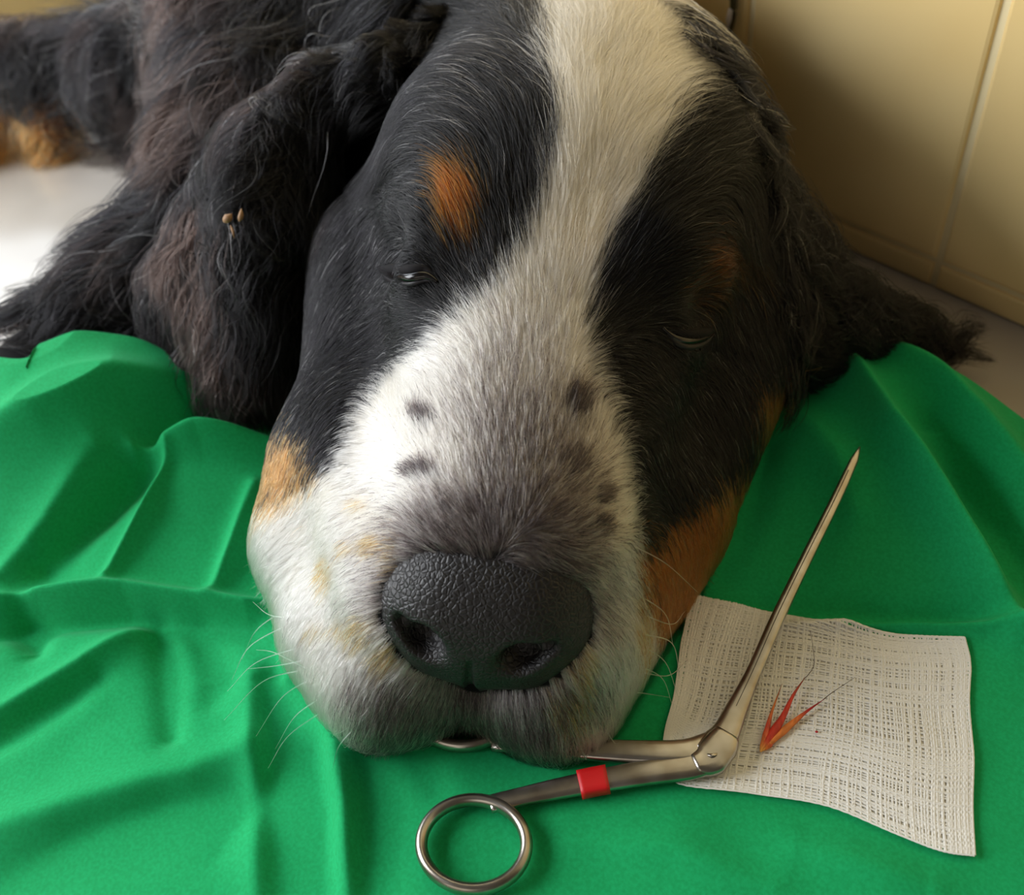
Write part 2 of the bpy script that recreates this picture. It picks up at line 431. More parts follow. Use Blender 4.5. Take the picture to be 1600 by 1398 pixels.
P_PEP = [(745, 700), (720, 640), (770, 590), (850, 600), (905, 660), (925, 740), (922, 800), (935, 860), (930, 960), (600, 960), (600, 860), (625, 815), (690, 780), (730, 750)]
P_LIP = [(610, 1060), (560, 1080), (590, 1200), (720, 1200), (860, 1200), (900, 1110), (930, 1080), (880, 1060), (740, 1060)]
SPOTS = [(663, 656, 20, 12, .9, 0), (660, 738, 26, 13, .9, 0), (900, 637, 20, 25, .95, 0), (938, 775, 14, 17, .75, 0), (933, 823, 15, 17, .85, 0), (895, 730, 22, 22, .5, 0),
         (585, 850, 16, 16, .6, 1), (548, 850, 12, 12, .5, 1), (512, 893, 12, 26, .45, 1), (498, 975, 14, 9, .45, 1), (565, 785, 14, 10, .3, 1),
         (565, 985, 18, 22, .5, 1), (610, 1020, 22, 16, .6, 1), (905, 1030, 16, 45, .5, 1), (880, 1090, 30, 26, .45, 1), (535, 975, 14, 9, .35, 1), (1005, 960, 18, 70, .6, 1), (620, 900, 14, 60, .35, 1)]
def coat(P, hair=True, seed=1, ear=False):
    r = np.random.default_rng(seed)
    x, y, _ = proj(P); n = len(x)
    w_ = vnoise(P, 420) * 7 + vnoise(P, 1100) * 5
    jx = (r.random(n) - .5) * (9 if hair else 0)
    def mk(poly, soft=5, wob=1.0): return 1 / (1 + np.exp(np.clip((sdpoly(x, y, poly) + w_ * wob + jx) / soft, -30, 30)))
    def pick(m): return ((r.random(n) < m) if hair else m)
    base = np.repeat(BLACK[None], n, 0)
    br = np.clip(vnoise(P, 38) * 1.2 + vnoise(P, 120) * .6 + .0, 0, 1)[:, None]
    far = np.clip((560 - x) / 200, 0, 1)[:, None]
    base = base + (BROWN - base) * br * far * .5
    u = r.random(n)
    if hair:
        gr = (u < .035 + .10 * np.exp(-((x - 800) / 70) ** 2 - ((y - 190) / 150) ** 2) + .05 * np.exp(-((x - 1080) / 80) ** 2 - ((y - 230) / 90) ** 2))
        base[gr] = GREYH * (0.5 + r.random(gr.sum())[:, None])
        base *= (0.6 + 0.9 * r.random(n))[:, None]
    white = WHITE * (0.86 + 0.2 * (r.random(n)[:, None] if hair else .5)) * (1 - .10 * np.clip(vnoise(P, 90), 0, 1)[:, None] * np.array([.4, .8, 1.6]))
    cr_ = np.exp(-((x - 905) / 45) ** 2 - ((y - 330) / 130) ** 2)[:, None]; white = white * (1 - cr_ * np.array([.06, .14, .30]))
    tan = TAN * (.7 + .6 * (r.random(n)[:, None] if hair else .5))
    col = base
    def put(m, c_):
        nonlocal col
        m = pick(m)
        if hair: col = np.where(m[:, None], c_, col)
        else: col = col * (1 - m[:, None]) + c_ * m[:, None]
    if not ear: put(mk(P_TANR, 8), tan * .55); put(mk(P_TANR2, 8), tan * .6)
    put(mk(P_LEG, 4, .5), tan * 1.1); put(mk(P_REFL, 3, .3), tan * .8)
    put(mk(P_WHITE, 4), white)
    put(mk(P_TANL, 9), tan * np.array([.8, 1.05, 1.5]))
    put(mk(P_BROWL, 5) * .95, tan * np.array([.40, .36, .16])); put(mk(P_BROWR, 8) * (0 if ear else .8), tan * .2)
    # peppered area above the nose: strands of dark among the white
    pp = 1 / (1 + np.exp(np.clip((sdpoly(x, y, P_PEP) + w_) / 22, -30, 30)))
    dn = np.clip((y - 560) / 260, 0, 1)
    put(np.clip(pp * (.22 + .50 * dn), 0, 1), np.repeat(PEP[None], n, 0) * (0.7 + 1.6 * (r.random(n)[:, None] if hair else .5)))
    put(mk(P_LIP, 14) * .74, np.repeat(PEP[None], n, 0) * (0.7 + 1.2 * (r.random(n)[:, None] if hair else .5)))
    # pale bridge gets a few dark hairs
    put(np.clip(.16 * np.exp(-((x - 820) / 75) ** 2 - ((y - 560) / 90) ** 2), 0, 1), np.repeat(PEP[None], n, 0) * 2.5)
    for sx, sy, rx, ry, a, kind in SPOTS:
        q = ((x - sx) / rx) ** 2 + ((y - sy) / ry) ** 2 + w_ * .04
        m = a * (1 if kind == 0 else .7) / (1 + np.exp(np.clip((q - 1) / .25, -30, 30)))
        put(m, (np.repeat(PEP[None], n, 0) if kind == 0 else tan * np.array([.85, 1.5, 2.5])))
    if not hair: col = np.where((GN.sample(P) < .0015)[:, None], BLACK, col)
    return np.clip(col, 0.002, 1)

def paint(o, cols):
    a = o.data.color_attributes.new('coat', 'FLOAT_COLOR', 'POINT')
    a.data.foreach_set('color', np.concatenate([cols, np.ones((len(cols), 1))], 1).astype(np.float32).ravel())
m_skin, nt, b = material('dog_skin', rough=0.75, spec=.15, attr='coat')
dog = mesh_obj('dog', BV, BF, m_skin)
tag(dog, 'large black, white and tan long-haired dog lying asleep, chin on the green cloth', 'dog')
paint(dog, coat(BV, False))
EV, EF = GE.surface(); earl = mesh_obj('ear', EV, EF, m_skin, dog); paint(earl, coat(EV, False, 1, True))
RV, RF = GR.surface(); earr = mesh_obj('ear', RV, RF, m_skin, dog); paint(earr, coat(RV, False, 1, True))

# ------------------------------------------------------------------ fur
def flow_raster(guides, sig=70, step=10):
    X, Y = np.meshgrid(np.arange(-200, 1801, step), np.arange(-200, 1401, step)); Fx = np.zeros(X.shape); Fy = Fx.copy(); W_ = Fx + 1e-9
    for gx, gy, dx, dy in guides:
        l = math.hypot(dx, dy); d2 = (X - gx) ** 2 + (Y - gy) ** 2
        k = 1 / (1 + (d2 / sig ** 2)) ** 2.2 + 1e-7
        Fx += k * dx / l; Fy += k * dy / l; W_ += k
    Fx /= W_; Fy /= W_
    def f(x, y):
        i = np.clip(((y + 200) / step), 0, X.shape[0] - 1).astype(int); j = np.clip(((x + 200) / step), 0, X.shape[1] - 1).astype(int)
        return Fx[i, j], Fy[i, j]
    return f
HEADFLOW = flow_raster([
    (800, 790, .0, -1), (700, 800, -.6, -.7), (890, 800, .6, -.5), (850, 850, .5, .5), (760, 700, -.15, -1), (850, 640, .2, -1), (690, 640, -.5, -.9), (920, 650, .35, -.9),
    (800, 560, 0, -1), (850, 450, .1, -1), (880, 350, .1, -1), (900, 200, .0, -1), (960, 90, .3, -1), (1000, 170, .6, -.8), (950, 270, .35, -.9),
    (610, 620, -.6, -.7), (560, 720, -.9, -.1), (500, 850, -.9, .4), (470, 960, -.6, .7), (550, 1080, -.35, .9), (630, 1130, -.15, 1), (740, 1140, 0, 1), (850, 1150, .1, 1), (950, 1090, .35, .9),
    (990, 1000, .5, .8), (970, 900, .5, .4), (965, 780, .6, -.2), (600, 900, -.9, .1), (620, 1030, -.6, .7), (900, 1080, .4, .8), (930, 950, .7, .5),
    (720, 470, -.5, -.7), (790, 400, -.25, -1), (825, 300, -.1, -1), (840, 200, -.15, -1), (790, 110, -.7, -.8), (700, 70, -.9, -.5), (600, 130, -.8, .4), (550, 230, -.6, .7), (700, 200, -.7, -.6),
    (710, 310, -.35, -.9), (620, 290, -.7, -.2), (540, 380, -.5, .6), (500, 500, -.3, .9), (475, 620, -.25, 1), (450, 720, -.3, .9), (580, 500, -.7, .3), (640, 520, -.7, -.2), (480, 200, -.5, .8), (600, 20, -.9, .3),
    (940, 440, .4, -.8), (1000, 340, .6, -.8), (1080, 250, .75, -.6), (1130, 180, .8, -.4), (1000, 460, .7, -.4), (980, 600, .5, .1), (1090, 400, .8, -.1), (1150, 500, .5, .7), (1050, 720, .5, .8), (1160, 700, .4, .9),
    (1180, 320, .5, .7), (1040, 560, .6, .5), (700, 10, -.7, -.7), (850, 10, -.1, -1), (1080, 100, .8, -.5), (1060, 880, .5, .8)], 55)
BODYFLOW = flow_raster([
    (560, 60, -.5, .8), (400, 100, -.4, .9), (300, 300, -.85, .5), (200, 400, -.85, .5), (100, 400, -.85, .5), (60, 500, -.6, .7), (450, 50, -.5, .8), (300, 60, -.5, .8), (350, 200, -.6, .8),
    (150, 80, -.5, .8), (50, 150, -.2, .95), (230, 180, -.1, 1), (300, 500, -.6, .7), (1000, 20, .7, .5), (1060, 60, .75, .6), (1130, 130, .6, .75), (1200, 600, .3, .9), (420, 600, -.1, 1), (200, 30, -.4, -.3)], 90)
EARFLOW = flow_raster([
    (560, 90, -.9, .15), (480, 120, -.8, .5), (430, 190, -.4, .9), (400, 300, -.3, 1), (350, 340, -.5, .85), (380, 450, -.25, 1), (310, 450, -.3, .9), (340, 540, 0, 1), (400, 600, .05, 1), (450, 400, -.15, 1), (430, 560, -.1, 1)], 60)
REARFLOW = flow_raster([
    (1150, 190, .6, .6), (1200, 270, .6, .8), (1250, 370, .55, .85), (1300, 450, .7, .6), (1380, 500, .95, .25), (1430, 530, 1, .15), (1230, 520, .4, .9), (1260, 560, .8, .3)], 60)

def hair_mat(name, rough, spec, coatw=0):
    m = bpy.data.materials.new(name); m.use_nodes = True; nt = m.node_tree; b = nt.nodes['Principled BSDF']
    a = nt.nodes.new('ShaderNodeAttribute'); a.attribute_name = 'coat'; nt.links.new(a.outputs['Color'], b.inputs['Base Color'])
    b.inputs['Roughness'].default_value = rough; b.inputs['Specular IOR Level'].default_value = spec
    return m
m_hair = bpy.data.materials.new('fur'); m_hair.use_nodes = True
nt = m_hair.node_tree; nt.nodes.remove(nt.nodes['Principled BSDF'])
hb = nt.nodes.new('ShaderNodeBsdfHairPrincipled'); hb.model = 'CHIANG'; hb.parametrization = 'COLOR'
at = nt.nodes.new('ShaderNodeAttribute'); at.attribute_name = 'coat'; nt.links.new(at.outputs['Color'], hb.inputs['Color'])
hb.inputs['IOR'].default_value = 1.33; hb.inputs['Roughness'].default_value = .34; hb.inputs['Radial Roughness'].default_value = .5; hb.inputs['Random Roughness'].default_value = .2
nt.links.new(hb.outputs[0], nt.nodes['Material Output'].inputs[0])

def curves_obj(name, P, rad, cols, mat, parent):
    """P (n,k,3) strand points, rad (n,k), cols (n,3)"""
    n, k = P.shape[:2]
    cu = bpy.data.hair_curves.new(name); cu.add_curves([k] * n)
    cu.points.foreach_set('position', P.astype(np.float32).ravel())
    ra = cu.attributes.get('radius') or cu.attributes.new('radius', 'FLOAT', 'POINT')
    ra.data.foreach_set('value', rad.astype(np.float32).ravel())
    ca = cu.attributes.new('coat', 'FLOAT_COLOR', 'CURVE')
    ca.data.foreach_set('color', np.concatenate([cols, np.ones((n, 1))], 1).astype(np.float32).ravel())
    cu.materials.append(mat)
    o = bpy.data.objects.new(name, cu); COL.objects.link(o); o.parent = parent; o['kind'] = 'stuff'
    return o

def scatter(V, Fq, count, weight):
    tri = np.concatenate([Fq[:, [0, 1, 2]], Fq[:, [0, 2, 3]]]); A, B_, C_ = V[tri[:, 0]], V[tri[:, 1]], V[tri[:, 2]]
    cr_ = np.cross(B_ - A, C_ - A); ar = np.linalg.norm(cr_, axis=1) / 2; nn = norm(cr_); cen = (A + B_ + C_) / 3
    wgt = ar * weight(cen, nn); cs = np.cumsum(wgt); i = np.searchsorted(cs, rng.random(count) * cs[-1])
    u, v = rng.random(count), rng.random(count); f = u + v > 1; u[f] = 1 - u[f]; v[f] = 1 - v[f]
    return A[i] + (B_ - A)[i] * u[:, None] + (C_ - A)[i] * v[:, None]
def facing(cen, nn):
    vd = norm(CAM - cen); return np.clip((nn * vd).sum(1) + .45, 0.0, 1)
def inframe(cen, m=60):
    x, y, _ = proj(cen); return ((x > -m) & (x < 1600 + m) & (y > -m) & (y < 1398 + m)).astype(float)

def grow(grid, roots, flow, L, K, height, clump=0.0, clump_n=0, curl=0.0, curlf=200.0, jit=.18, gravity=0.0, others=(), pull=.3):
    n = len(roots); P = np.zeros((n, K, 3)); p = roots.copy(); P[:, 0] = p
    N_ = grid.grad(p); jd = rng.normal(0, jit, (n, 2)); hgt = height * L * (0.25 + 0.9 * rng.random(n))
    ph = vnoise(roots, 60) * 12; d_prev = None
    for k_ in range(1, K):
        t = k_ / (K - 1); x, y, _ = proj(p); fx, fy = flow(x, y); l = np.hypot(fx, fy) + 1e-6
        dx = fx / l + jd[:, 0]; dy = fy / l + jd[:, 1]
        d = (np.stack([dx, -dy, 0 * dx], 1)) @ R.T
        N_ = grid.grad(p); d = d - N_ * (d * N_).sum(1)[:, None] * .9; d = norm(d)
        if gravity: d = norm(d + np.array([0, 0, -gravity * t]))
        if curl:
            s_ = np.cross(N_, d); d = norm(d + s_ * (curl * np.sin(ph + curlf * t * L))[:, None] + N_ * (curl * .5 * np.cos(ph * 1.3 + curlf * t * L))[:, None])
        if d_prev is not None: d = norm(d * .6 + d_prev * .5)
        d_prev = d
        p = p + d * (L / (K - 1))[:, None]
        sd = grid.sample(p); tgt = hgt * math.sin(min(t * 1.3, 1) * math.pi / 2)
        corr = np.clip(tgt - sd, -pull * L / (K - 1), 1.2 * L / (K - 1)); p = p + N_ * corr[:, None]
        for g in others:
            so = g.sample(p); mo = so < .001
            if mo.any(): p[mo] += g.grad(p[mo]) * (.001 - so[mo])[:, None]
        p[:, 2] = np.maximum(p[:, 2], .0022); P[:, k_] = p
    if clump and clump_n:
        ci = rng.choice(n, clump_n, replace=False); kd = kdtree.KDTree(clump_n)
        for j, q in enumerate(roots[ci]): kd.insert(q, j)
        kd.balance()
        g = np.array([kd.find(q)[1] for q in roots]); gi = ci[g]
        tt = np.linspace(0, 1, K)[None, :, None] ** 1.3 * clump * (.5 + .5 * rng.random((n, 1, 1)))
        P = P * (1 - tt) + P[gi] * tt
    return P
def radii(n, K, r0, tip=.15):
    return (r0 * (.75 + .5 * rng.random(n)))[:, None] * np.interp(np.linspace(0, 1, K), [0, .5, 1], [1, .85, tip])[None]

# where the head (short coat) ends and the long body coat starts
P_HEAD = [(500, 90), (560, 60), (640, 0), (700, -80), (950, -80), (1060, 50), (1130, 140), (1200, 240), (1215, 400), (1230, 560), (1230, 700), (1100, 1000), (1050, 1300), (300, 1300), (330, 850), (405, 760), (430, 620), (460, 400), (480, 250)]
def headmask(P):
    x, y, _ = proj(P); return sdpoly(x, y, P_HEAD) < 0
def w_head(cen, nn):
    x, y, _ = proj(cen)
    ing = HULL.sample(cen) > -.0006
    fine = 1 + 1.4 * (y > 430)
    for pts in EYES: fine = fine * (np.hypot((x - pts[2][0]) / 42, (y - pts[2][1]) / 7) > 1)
    return facing(cen, nn) * headmask(cen) * inframe(cen) * ing * fine
QH = 1.0
roots = scatter(BV, BF, int(230000 * QH), w_head); roots -= G.grad(roots) * G.sample(roots)[:, None]
x, y, _ = proj(roots)
# length map
def ip(v, a, b): return np.interp(v, a, b)
Lh = ip(y, [0, 200, 420, 560, 820, 1000, 1090, 1160], [.020, .020, .012, .0075, .0055, .007, .009, .012])
Lh *= np.where((x > 560) & (x < 700) & (y > 250) & (y < 470), .5, 1) * np.where((x < 560) & (y < 600), 1.0, 1)
for pts in EYES: Lh *= np.clip(np.hypot((x - pts[2][0]) / 90, (y - pts[2][1]) / 60), .35, 1)
Lh *= 1 + .9 * np.clip((500 - x) / 60, 0, 1) * np.clip((y - 740) / 50, 0, 1)
Lh *= 1 + .5 * np.clip((x - 1000) / 100, 0, 1); Lh *= .75 + .5 * rng.random(len(Lh))
Hh = ip(y, [0, 500, 800, 1050, 1160], [.10, .14, .22, .22, .30])
P = grow(G, roots, HEADFLOW, Lh, 6, Hh, clump=.42, clump_n=int(14000 * QH), jit=.16)
ok_ = np.min(np.stack([HULL.sample(P[:, k_]) for k_ in range(6)]), 0) > -.0009; P = P[ok_]; roots = roots[ok_]
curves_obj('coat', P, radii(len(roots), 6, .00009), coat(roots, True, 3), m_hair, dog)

def w_body(cen, nn):
    return np.maximum(facing(cen, nn), .25 * (cen[:, 2] > .03)) * (~headmask(cen)) * (.22 * inframe(cen, 700) + .78 * inframe(cen, 120))
roots = scatter(BV, BF, 80000, w_body); roots -= G.grad(roots) * G.sample(roots)[:, None]
x, y, _ = proj(roots)
Lb = .046 * (.6 + .7 * rng.random(len(roots))); Lb *= np.where(x > 900, .45, 1); Lb *= np.where((x < 260) & (y < 250), .7, 1)
Lb *= np.where((x < 130) & (y > 110) & (y < 260), .35, 1)
P = grow(G, roots, BODYFLOW, Lb, 9, .25, clump=.96, clump_n=750, curl=1.0, curlf=150, jit=.30, pull=.06)
sel = scatter(BV, BF, 12000, w_body); sel -= G.grad(sel) * G.sample(sel)[:, None]
P2 = grow(G, sel, BODYFLOW, .055 * (.7 + .5 * rng.random(len(sel))) * np.where(proj(sel)[0] > 900, .5, 1), 9, .32, clump=.97, clump_n=170, curl=1.3, curlf=130, jit=.4, pull=.0)
roots = np.concatenate([roots, sel]); P = np.concatenate([P, P2])
x, y, _ = proj(P[:, -1]); ok_ = ~((x < 220) & (y > 545)); P = P[ok_]; roots = roots[ok_]
curves_obj('coat', P, radii(len(roots), 9, .00017), coat(roots, True, 4), m_hair, dog)['label'] = 'long wavy black body coat'

for (ear, g_, V_, F_, fl_, nroot, oth) in ((earl, GE, EV, EF, EARFLOW, 34000, (G,)), (earr, GR, RV, RF, REARFLOW, 22000, (G,))):
    roots = scatter(V_, F_, nroot, lambda c_, n_: facing(c_, n_)); roots -= g_.grad(roots) * g_.sample(roots)[:, None]
    x, y, _ = proj(roots)
    Le = ip(y, [80, 200, 400, 600], [.014, .032, .046, .042]) * np.where(x > 900, ip(y, [150, 450], [.45, .8]), 1) * (.6 + .6 * rng.random(len(roots)))
    P = grow(g_, roots, fl_, Le, 10, .12, clump=.95, clump_n=300, curl=.85, curlf=130, jit=.20, gravity=.25, others=oth, pull=.10)
    sel = scatter(V_, F_, 7000, lambda c_, n_: facing(c_, n_)); sel -= g_.grad(sel) * g_.sample(sel)[:, None]
    x, y, _ = proj(sel); L2 = ip(y, [80, 200, 400, 600], [.014, .040, .060, .050]) * np.where(x > 900, ip(y, [150, 450], [.4, .8]), 1) * (.7 + .5 * rng.random(len(sel)))
    P2 = grow(g_, sel, fl_, L2, 10, .22, clump=.97, clump_n=75, curl=1.25, curlf=150, jit=.34, gravity=.1, others=oth, pull=.0)
    roots = np.concatenate([roots, sel]); P = np.concatenate([P, P2])
    curves_obj('fur', P, radii(len(roots), 10, .00014), coat(roots, True, 5, True), m_hair, ear)

# ------------------------------------------------------------------ nose
NV, NF = GN.surface()
m_nose, nt, b = material('nose_leather', (.0055, .0045, .0050), 0.48, 0, 0.5)
tx, mp, bp = add_bump(nt, b, 'ShaderNodeTexVoronoi', 640, .45, 0.0004, feature='DISTANCE_TO_EDGE')
mr = nt.nodes.new('ShaderNodeMapRange'); mr.inputs[1].default_value = 0; mr.inputs[2].default_value = .22
nt.links.new(tx.outputs['Distance'], mr.inputs[0]); nt.links.new(mr.outputs[0], bp.inputs['Height'])
nz = nt.nodes.new('ShaderNodeTexNoise'); nz.inputs['Scale'].default_value = 300
nt.links.new(mp.outputs[0], nz.inputs['Vector'])
mx = nt.nodes.new('ShaderNodeMix'); mx.data_type = 'VECTOR'; mx.inputs[0].default_value = .0015
nt.links.new(mp.outputs[0], mx.inputs[4]); nt.links.new(nz.outputs['Color'], mx.inputs[5]); nt.links.new(mx.outputs[1], tx.inputs['Vector'])
nose = mesh_obj('nose', NV, NF, m_nose, dog)

# ------------------------------------------------------------------ eyes
def spheroid(cn, r, M, seg=32, rings=20, a0=0, a1=math.pi):
    V, Fc = [], []
    for i in range(rings + 1):
        th = a0 + (a1 - a0) * i / rings
        for j in range(seg):
            f = 2 * math.pi * j / seg
            q = np.array([r[0] * math.sin(th) * math.cos(f), r[1] * math.sin(th) * math.sin(f), r[2] * math.cos(th)])
            V.append(cn + q @ M)
    for i in range(rings):
        for j in range(seg):
            k_ = (j + 1) % seg; Fc.append((i * seg + j, (i + 1) * seg + j, (i + 1) * seg + k_, i * seg + k_))
    return np.array(V), Fc
m_eye, nt, b = material('eye', (.003, .002, .002), 0.22, 0, .5)
m_lid, nt, b = material('eyelid', (.005, .004, .005), 0.8, 0, .2)
m_lidw, nt, b = material('wet_lid', (.010, .008, .010), 0.5, 0, .35)
def smooth_line(pts, dy, lift):
    q = [(a, b_ + dy * (1 - .28 * (i - 2) ** 2)) for i, (a, b_) in enumerate(pts)]
    t_ = np.array([np.linalg.norm(surf_at(*p_) - CAM) for p_ in q]); u_ = np.arange(5.) - 2
    fit = np.polyval(np.polyfit(u_, t_, 2), u_); fit = np.minimum(fit, t_ + .0006)
    return catmull([CAM + norm(ray(*p_)) * (f_ - lift) for p_, f_ in zip(q, fit)], 30)
t_ = np.linspace(0, 1, 30)
for pts in EYES:
    V, Fc = tube(smooth_line(pts, 0, .0004), np.interp(t_, [0, .3, .7, 1], [.0007, .0017, .0016, .0006]) * (1 if pts[0][0] < 800 else .65), 12); eye = mesh_obj('eye', V, Fc, m_eye, dog)
    V, Fc = tube(smooth_line(pts, 9, .0000), np.interp(t_, [0, .25, .6, 1], [.0004, .0012, .0011, .0004]), 12); mesh_obj('lower_eyelid', V, Fc, m_lidw, eye)
    V, Fc = tube(smooth_line(pts, -12, -.0004), np.interp(t_, [0, .3, .7, 1], [.0005, .0019, .0018, .0005]), 12); mesh_obj('upper_eyelid', V, Fc, m_lid, eye)

# ------------------------------------------------------------------ whiskers
def whisk(a, b_, c_, z0=.02):
    pass
WH = [((450, 975), (390, 1010), (362, 1062)), ((475, 1045), (410, 1065), (350, 1125)), ((505, 1110), (450, 1150), (425, 1210)), ((1000, 990), (1050, 1005), (1062, 1060)), ((440, 955), (400, 985), (378, 1030)), ((455, 965), (420, 960), (395, 940)), ((470, 1010), (400, 1035), (355, 1080)), ((480, 1030), (430, 1040), (385, 1045)), ((485, 1060), (440, 1090), (400, 1150)),
      ((480, 1075), (420, 1085), (380, 1110)), ((500, 1090), (460, 1120), (430, 1170)), ((490, 1050), (430, 1020), (400, 1015)), ((560, 1130), (530, 1165), (520, 1200)),
      ((985, 850), (1040, 880), (1090, 925)), ((1000, 930), (1040, 960), (1052, 1010)), ((1005, 960), (1050, 975), (1070, 955)), ((1005, 1010), (1040, 1035), (1060, 1090)), ((1000, 1040), (1035, 1060), (1050, 1100)),
      ((1000, 1050), (1045, 1055), (1075, 1030)), ((985, 1080), (1020, 1085), (1046, 1100)), ((900, 1150), (915, 1185), (918, 1200)), ((940, 1130), (960, 1160), (968, 1180)), ((810, 1170), (808, 1195), (795, 1215)), ((700, 1150), (690, 1180), (690, 1200)),
      ((680, 452), (700, 446), (712, 425)), ((610, 205), (625, 225), (640, 245)), ((500, 272), (530, 262), (560, 272))]
PW, CW = [], []
for a, m_, e in WH:
    p0 = surf_at(*a); d0 = np.linalg.norm(p0 - CAM)
    def at_d(px, py, d): return CAM + norm(ray(px, py)) * d
    p1 = at_d(*m_, d0 + .004); p2 = at_d(*e, d0 + .010); p1[2] = max(p1[2], .012); p2[2] = max(p2[2], .014)
    PW.append(catmull([p0, p1, p2], 10)); CW.append((.75, .74, .70))
curves_obj('whiskers', np.array(PW), np.tile(np.interp(np.linspace(0, 1, 10), [0, 1], [.0002, .00004]), (len(PW), 1)), np.array(CW), m_hair, dog)

# ------------------------------------------------------------------ green surgical cloth
HILLS = [((150, 610), .042, .085), ((20, 640), .020, .07), ((1400, 640), .016, .045), ((1560, 800), .012, .06)]
HW = [(atz(*p, .6 * a), a, s_) for p, a, s_ in HILLS]
def hills(x, y):
    h = np.full(np.shape(x), .0045)
    for p, a, s_ in HW: h = h + a * np.exp(-((x - p[0]) ** 2 + (y - p[1]) ** 2) / s_ ** 2)
    return h
def onhill(px, py, fn=None):
    fn = fn or hills; z = .01
    for _ in range(40):
        p = atz(px, py, z); z = z * .6 + .4 * float(fn(p[0], p[1]))
    return p
FOLDS = [
    ([(-60, 720), (60, 650), (190, 596), (285, 600)], .0055, .013), ([(60, 870), (150, 770), (215, 700), (300, 630)], -.0085, .012),
    ([(205, 690), (320, 690), (430, 706)], .008, .006), ([(262, 700), (225, 800), (170, 905)], .0030, .0035), ([(400, 760), (365, 860), (335, 930)], .003, .004),
    ([(0, 900), (70, 820), (150, 700)], .004, .008), ([(-20, 945), (60, 930), (200, 928), (390, 952), (430, 950)], .0050, .0045), ([(-20, 985), (40, 968), (200, 958), (390, 985)], -.0045, .006),
    ([(240, 970), (262, 1050), (268, 1150)], -.005, .005), ([(310, 980), (345, 1060), (330, 1090)], -.005, .006), ([(30, 950), (50, 1010)], -.005, .006),
    ([(-20, 1130), (130, 1045), (230, 975)], .003, .006), ([(-20, 1175), (70, 1110), (150, 1060)], -.004, .006), ([(-40, 1310), (150, 1255), (300, 1215), (400, 1170)], .004, .012), ([(-20, 1420), (120, 1340), (250, 1290), (400, 1260)], -.006, .012),
    ([(425, 1060), (450, 1200), (462, 1420)], -.0075, .006), ([(395, 1060), (405, 1200), (405, 1420)], .003, .008), ([(520, 1130), (540, 1260), (548, 1420)], .0045, .007), ([(350, 1260), (340, 1330)], -.003, .004),
    ([(590, 1160), (600, 1260), (590, 1420)], -.0055, .007), ([(480, 1180), (500, 1280), (500, 1420)], -.004, .006), ([(650, 1180), (680, 1230)], -.004, .005), ([(470, 1000), (450, 1060)], .004, .006),
    ([(1300, 560), (1385, 680), (1462, 790), (1530, 890), (1592, 985)], .0085, .008), ([(1215, 985), (1400, 978), (1590, 985)], .0030, .0035), ([(1200, 950), (1400, 962), (1560, 955)], -.0030, .008),
    ([(1470, 650), (1550, 780), (1640, 930)], -.009, .014), ([(1360, 545), (1480, 610), (1600, 730)], .006, .009), ([(1250, 650), (1300, 720), (1330, 800)], .003, .010),
    ([(1200, 700), (1170, 800), (1130, 900)], -.003, .008), ([(900, 1320), (1050, 1330), (1200, 1390)], .0018, .010), ([(1250, 1330), (1450, 1390)], .002, .010),
]
FW = [(np.array([onhill(*p)[:2] for p in pl]), a, w_) for pl, a, w_ in FOLDS]
def sfold(x, y, P_, w_):
    d = np.full(np.shape(x), 1e9); tt = np.zeros(np.shape(x)); n = len(P_) - 1
    for i in range(n):
        a, b_ = P_[i], P_[i + 1]; e = b_ - a; t = np.clip(((x - a[0]) * e[0] + (y - a[1]) * e[1]) / (e @ e), 0, 1)
        q = np.hypot(x - a[0] - t * e[0], y - a[1] - t * e[1]); m = q < d; d = np.where(m, q, d); tt = np.where(m, (i + t) / n, tt)
    return np.exp(-np.sqrt((d / w_) ** 2 + .09) * 1.5 + .45 - .25 * (d / w_) ** 2) * (.55 + .45 * np.sin(np.pi * np.clip(tt, 0.02, .98)))
def hcloth(x, y):
    h = hills(x, y)
    for P_, a, w_ in FW: h = h + 2.0 * a * sfold(x, y, P_, w_)
    q = np.stack([np.asarray(x, float) * 1.0, np.asarray(y, float), np.zeros(np.shape(x))], -1)
    h = h + .0011 * vnoise(q, 32) + .0004 * vnoise(q + 5, 85)
    lo = .0035; return lo + np.log1p(np.exp(np.clip((h - lo) / .0018, -30, 30))) * .0018
back = [onhill(*p) for p in [(-420, 700), (-200, 600), (0, 553), (60, 528), (120, 515), (200, 525), (255, 548), (300, 590)]]
back += [atz(*p, .006) for p in [(450, 640), (800, 560), (1100, 590)]]
back += [onhill(*p) for p in [(1225, 575), (1280, 552), (1335, 536), (1400, 545), (1480, 574), (1540, 612), (1600, 655), (1760, 760), (1950, 900)]]
front = [atz(*p, .0) for p in [(-420, 1500), (0, 1560), (800, 1650), (1600, 1560), (1950, 1400)]]
NU, NVv = 560, 420
bk = catmull(back, NU); fr = catmull(front, NU)
vv = np.linspace(0, 1, NVv)[:, None, None]; XY = (fr[None] * (1 - vv) + bk[None] * vv)[..., :2]
Zc = hcloth(XY[..., 0], XY[..., 1])
for _ in range(8):                                    # the cloth lies under the animal, never through it
    PP = np.stack([XY[..., 0], XY[..., 1], Zc], -1); s_ = G.sample(PP); Zc = np.where(s_ < .004, np.maximum(Zc - (.004 - s_), .0012), Zc)
PP = np.stack([XY[..., 0], XY[..., 1], Zc], -1).reshape(-1, 3)
ii = (np.arange(NVv - 1)[:, None] * NU + np.arange(NU - 1)[None]).ravel()
m_cloth, nt, b = material('green_cotton', tuple(lin(8, 150, 84)), 0.8, 0, 0.15)
b.inputs['Sheen Weight'].default_value = .2; b.inputs['Sheen Roughness'].default_value = .4; b.inputs['Sheen Tint'].default_value = (.4, 1, .7, 1)
